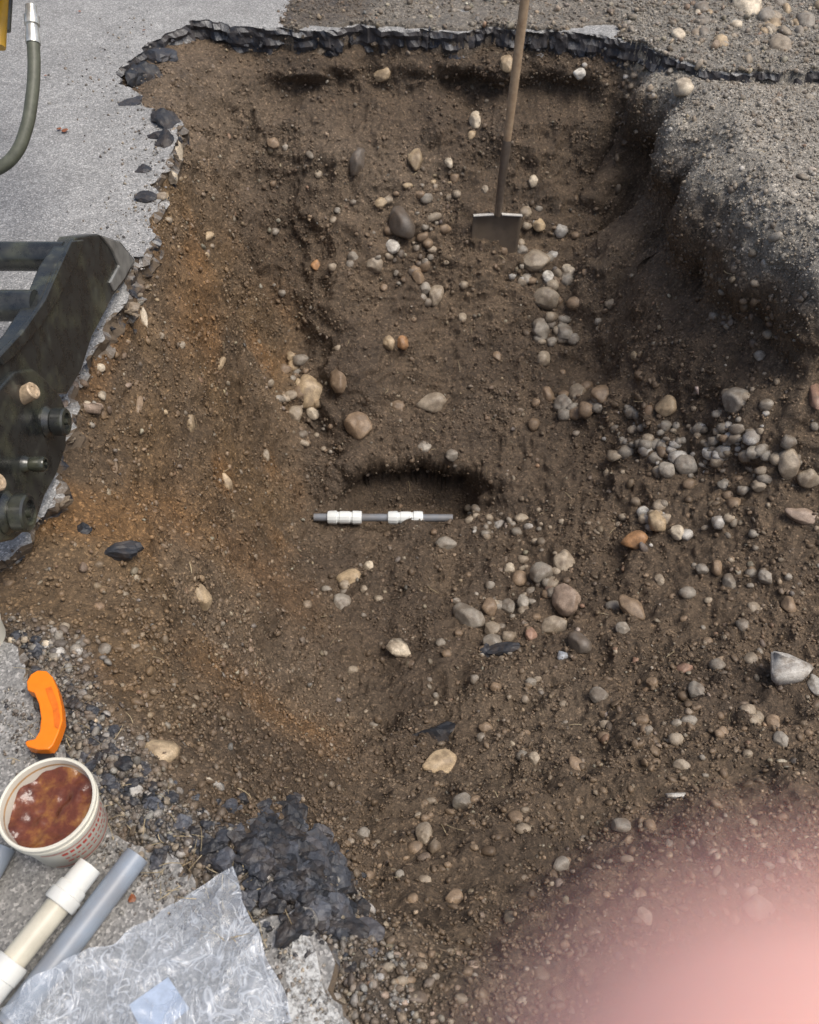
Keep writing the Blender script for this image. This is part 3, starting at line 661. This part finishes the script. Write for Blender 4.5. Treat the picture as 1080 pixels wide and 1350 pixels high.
# ---------------------------------------------------------------- plastic bag
BG=NT('clear_plastic'); tr=BG.add('ShaderNodeBsdfTransparent'); tr.inputs[0].default_value=(.92,.95,.98,1)
n1=BG.noise(24,6,.65)
mp=BG.add('ShaderNodeMapping'); mp.inputs['Rotation'].default_value=(0,0,.7); mp.inputs['Scale'].default_value=(1,.3,1); BG.l.new(BG.co.outputs['Object'],mp.inputs['Vector'])
nr1=BG.add('ShaderNodeTexNoise'); nr1.inputs['Scale'].default_value=26; nr1.inputs['Detail'].default_value=3; nr1.inputs['Distortion'].default_value=1.2; BG.l.new(mp.outputs[0],nr1.inputs['Vector'])
cre=BG.ramp(nr1.outputs['Fac'],[(.46,0.0),(.49,.4),(.5,1.0),(.51,.4),(.54,0.0)])
nr2=BG.add('ShaderNodeTexNoise'); nr2.inputs['Scale'].default_value=17; nr2.inputs['Detail'].default_value=2; nr2.inputs['Distortion'].default_value=2; BG.l.new(BG.co.outputs['Object'],nr2.inputs['Vector'])
cre2=BG.ramp(nr2.outputs['Fac'],[(.47,0.0),(.5,.9),(.53,0.0)])
cre=BG.mix(1.0,cre,cre2,'LIGHTEN')
BG.out((.74,.79,.85),.14,BG.bump(cre,.4,.003,BG.bump(n1,.4,.006)),Specular_IOR_Level=1.0)
fac=BG.mix(1.0,BG.ramp(n1,[(.35,.18),(.7,.38)]),BG.mix(.32,(0,0,0),cre),'ADD')
mx=BG.add('ShaderNodeMixShader'); BG.l.new(fac,mx.inputs[0]); BG.l.new(tr.outputs[0],mx.inputs[1]); BG.l.new(BG.b.outputs[0],mx.inputs[2])
BG.l.new(mx.outputs[0],BG.n['Material Output'].inputs[0]); BG=BG.m
Aq,Bq,Cq,Dq=[np.array(p,float) for p in ((303,1143),(388,1345),(170,1500),(8,1332))]
nn=190; 
uu,vv=np.meshgrid(np.linspace(0,1,nn),np.linspace(0,1,nn)); 
PX=(Aq[0]*(1-uu)+Bq[0]*uu)*(1-vv)+(Dq[0]*(1-uu)+Cq[0]*uu)*vv; PY=(Aq[1]*(1-uu)+Bq[1]*uu)*(1-vv)+(Dq[1]*(1-uu)+Cq[1]*uu)*vv
XY=np.array([W(x,y,.02) for x,y in zip(PX.ravel(),PY.ravel())]); q=XY.copy(); q[:,2]=0
def fold(ang,s,st,seed):
    c,s_=math.cos(ang),math.sin(ang); qq=np.c_[(q[:,0]*c+q[:,1]*s_),(-q[:,0]*s_+q[:,1]*c)*st,q[:,0]*0]
    qq[:,0]+=vn(qq,s*1.5,seed+7)*s*.35
    return 1-np.abs(vn(qq,s,seed))*2.2
edge=np.minimum(np.minimum(uu,1-uu),np.minimum(vv,1-vv)).ravel()
XY[:,0]+=(1-ss(0,.1,edge))*vn(q,.04,90)*.010; XY[:,1]+=(1-ss(0,.1,edge))*vn(q,.04,91)*.010
pd=W(10,1352,.024); pe=W(181,1128,.022); dd=(pe-pd)[:2]; L_=np.linalg.norm(dd); dd/=L_
ds=np.abs((q[:,0]-pd[0])*dd[1]-(q[:,1]-pd[1])*dd[0])
lift=.046*np.exp(-(ds/.045)**2)
zz=.008+ss(0,.12,edge)*.010+fold(.7,.06,.3,92)*.007+fold(2.1,.045,.35,102)*.006+fold(1.3,.022,.4,112)*.003+vn(q,.012,94)*.001
XY[:,2]=np.maximum(zz,.005)+lift
idx=np.arange(nn*nn).reshape(nn,nn); Fb=np.stack([idx[:-1,:-1],idx[:-1,1:],idx[1:,1:],idx[1:,:-1]],-1).reshape(-1,4)
bag=mesh_np('sheet',XY,Fb,BG)
LAB=simple('label_blue',(.36,.43,.54),.5,var=.2)
lb=plate('label',([W(x,y,.010) for x,y in ((170,1325),(222,1288),(250,1330),(196,1375))],(0,0,.001)),LAB,.0003)
group('plastic_bag',[bag,lb])
# ---------------------------------------------------------------- worn white paint marking
PT=NT('worn_paint'); n1=PT.noise(90,6,.8); n2=PT.noise(9,4)
PT.out((.62,.62,.59),.7,PT.bump(n1,.3,.002)); tr=PT.add('ShaderNodeBsdfTransparent'); mx=PT.add('ShaderNodeMixShader')
f=PT.ramp(n1,[(.42,0.0),(.57,.8)]); PT.l.new(f,mx.inputs[0]); PT.l.new(tr.outputs[0],mx.inputs[1]); PT.l.new(PT.b.outputs[0],mx.inputs[2]); PT.l.new(mx.outputs[0],PT.n['Material Output'].inputs[0])
op=np.array([W(x,y,0.004)[:2] for x,y in ((380,1212),(404,1205),(412,1240),(425,1290),(448,1340),(470,1420),(400,1440),(385,1350),(378,1290),(386,1250))]); op=densify(op,.006,.006)
bm=bmesh.new(); f_=bm.faces.new([bm.verts.new((x,y,.004)) for x,y in op]); 
if f_.normal.z<0: f_.normal_flip()
bmesh.ops.triangulate(bm,faces=bm.faces); me=bpy.data.meshes.new('road_paint_marking'); bm.to_mesh(me); bm.free(); me.materials.append(PT.m); link(bpy.data.objects.new('road_paint_marking',me))
db=Acc()
for k in range(1500):
    x,y=along([(10,900),(90,1010),(150,1100),(230,1150),(300,1200),(400,1240),(430,1330)],rng.random()); x-=abs(rng.normal())*30-10; y+=abs(rng.normal())*26
    p=W(x,y,0.002); s=.0012+.004*rng.random()**3; db.add(protoT[rng.integers(7)],p[None],rotmats(np.array([[0,0,1.]]),1,rng,1),np.array([[s*1.2,s,s*.8]]),gcol(1,rng))
for k in range(700):
    i=rng.integers(len(HP3)-1); x,y=HP3[i+1]; x-=abs(rng.normal())*40; y+=rng.normal()*30
    p=W(x,y,0.002); s=.002+.005*rng.random()**3; db.add(protoT[rng.integers(7)],p[None],rotmats(np.array([[0,0,1.]]),1,rng,1),np.array([[s*1.2,s,s*.8]]),gcol(1,rng))
db.make('loose_grit',STONE)
V=[];Fs=[];Cc=[]
def straw(px,py,L,ang,w_,on=True):
    p,nr=hit(px,py); p=p+nr*.006; x=RT-nr*(RT@nr); x/=np.linalg.norm(x); y=np.cross(nr,x); d=x*math.cos(ang)+y*math.sin(ang); s=np.cross(nr,d); o=len(V)
    for k in range(5):
        f=k/4; c=p+d*L*(f-.5)+nr*(.004*math.sin(f*3)+.002)+s*.08*L*math.sin(f*2.5+px); V.append(c-s*w_); V.append(c+s*w_+nr*w_)
    for k in range(4): Fs.append((o+2*k,o+2*k+2,o+2*k+3,o+2*k+1))
    cc=np.array([.42,.34,.2])*(.6+.6*rng.random()); Cc.extend([cc]*10)
for k in range(110):
    x,y=along([(20,880),(100,990),(160,1080),(240,1140),(290,1150),(330,1250)],rng.random()); straw(x+rng.normal()*35,y+rng.normal()*30,.015+.035*rng.random(),rng.random()*6.3,.0006)
for k in range(90): straw(200+rng.random()*800,150+rng.random()*1000,.015+.04*rng.random(),rng.random()*6.3,.0008)
mesh_np('dry_grass',V,Fs,STONE,False,np.array(Cc))
V=[];Fs=[];Cc=[]
for (px,py,s) in ((85,172,.016),(78,170,.010),(105,15,.008),(60,100,.006),(175,1185,.008),(190,40,.007)):
    p=W(px,py,.006); o=len(V); n=9; an=rng.random()*6
    V.append(p+np.array([0,0,.004]))
    for k in range(n):
        a_=an+2*math.pi*k/n; r=s*(.6+.5*rng.random()); V.append(p+np.array([r*math.cos(a_),r*math.sin(a_),.003*rng.random()]))
    for k in range(n): Fs.append((o,o+1+k,o+1+(k+1)%n))
    Cc.extend([np.array([.25,.08,.03])]*(n+1))
mesh_np('fallen_leaves',V,Fs,STONE,False,np.array(Cc))

# ---------------------------------------------------------------- hand of the photographer
SK=NT('skin'); n1=SK.noise(120,4); 
SK.out(SK.ramp(n1,[(.3,(.88,.46,.40)),(.7,(.93,.54,.47))]),.5,SK.bump(n1,.1,.0005),Subsurface_Weight=.3); sk=SK.m
sk.node_tree.nodes['Principled BSDF'].inputs['Subsurface Radius'].default_value=(.006,.003,.002); sk.node_tree.nodes['Principled BSDF'].inputs['Subsurface Scale'].default_value=.4
def cam(u,v,t): return C0+RT*u+UP*v+FW*t
wr=(cam(.125,-.135,-.05),.024); pm=(cam(.10,-.105,-.02),.020)
chains=[[(cam(.20,-.26,-.13),.034),(cam(.16,-.19,-.085),.027),wr,pm],
 [wr,(cam(.085,-.085,.0),.017),(cam(.075,-.066,.0),.0115)],
 [wr,(cam(.10,-.075,-.018),.015),(cam(.093,-.062,-.018),.0115)],
 [wr,(cam(.115,-.075,-.035),.015),(cam(.107,-.062,-.036),.011)],
 [wr,(cam(.128,-.08,-.05),.014),(cam(.12,-.062,-.053),.010)],
 [(cam(.075,-.066,.0),.0115),(cam(.050,-.048,.012),.0098),(cam(.028,-.032,.020),.0094),(cam(.0140,-.0205,.020),.0092),(cam(.0098,-.0168,.0190),.0086)],
 [(cam(.093,-.062,-.018),.0115),(cam(.078,-.036,-.008),.0095),(cam(.060,-.030,-.018),.0086),(cam(.053,-.038,-.026),.0076)],
 [(cam(.107,-.062,-.036),.011),(cam(.094,-.036,-.026),.0092),(cam(.076,-.030,-.034),.0083),(cam(.069,-.038,-.042),.0074)],
 [(cam(.12,-.062,-.053),.010),(cam(.108,-.040,-.046),.0083),(cam(.092,-.034,-.050),.0073),(cam(.086,-.041,-.056),.0064)],
 [wr,(cam(.088,-.130,-.045),.0155),(cam(.058,-.108,-.042),.0118),(cam(.036,-.088,-.036),.0100),(cam(.028,-.076,-.032),.0082)]]
ha=Acc(); sph=ico(3)
for ch in chains:
    for (pa,ra_),(pb,rb_) in zip(ch[:-1],ch[1:]):
        L_=np.linalg.norm(pb-pa); k_=max(2,int(L_/(.22*min(ra_,rb_))))
        for i in range(k_+1):
            f=i/k_; r=ra_*(1-f)+rb_*f; ha.add(sph,(pa*(1-f)+pb*f)[None],np.eye(3)[None],np.array([[r,r,r]]),np.array([[.8,.45,.4]]))
hand=ha.make('palm_and_fingers',sk)
m=hand.modifiers.new('r','REMESH'); m.mode='VOXEL'; m.voxel_size=.0014; m.use_smooth_shade=True
m=hand.modifiers.new('s','SMOOTH'); m.iterations=6; m.factor=.5
group('hand',[hand])

# ---------------------------------------------------------------- camera, light, world
cd=bpy.data.cameras.new('camera'); co=link(bpy.data.objects.new('camera',cd)); co.location=C0; co.rotation_euler=(math.radians(40),0,0)
cd.sensor_fit='VERTICAL'; cd.sensor_height=36; cd.lens=F/1350*36; cd.clip_start=.001; cd.clip_end=500
cd.dof.use_dof=True; cd.dof.focus_distance=2.2; cd.dof.aperture_fstop=(cd.lens)/5.0
sc.camera=co
w_=bpy.data.worlds.new('World'); sc.world=w_; w_.use_nodes=True; nt=w_.node_tree; bg=nt.nodes['Background']
sky=nt.nodes.new('ShaderNodeTexSky'); sky.sky_type='NISHITA'; sky.sun_disc=False; EL=math.radians(66); AZ=math.radians(105)
sky.sun_elevation=EL; sky.sun_rotation=AZ; sky.dust_density=5; sky.air_density=1.0; sky.ozone_density=1
nt.links.new(sky.outputs[0],bg.inputs[0]); bg.inputs[1].default_value=.145
sd=bpy.data.lights.new('sun','SUN'); sd.energy=2.3; sd.angle=math.radians(30); sd.color=(1,.96,.9); so=link(bpy.data.objects.new('sun',sd))
dv=Vector((math.sin(AZ)*math.cos(EL),math.cos(AZ)*math.cos(EL),math.sin(EL))); so.rotation_euler=dv.to_track_quat('Z','Y').to_euler()
sc.view_settings.view_transform='Standard'; sc.view_settings.look='None'; sc.view_settings.exposure=0
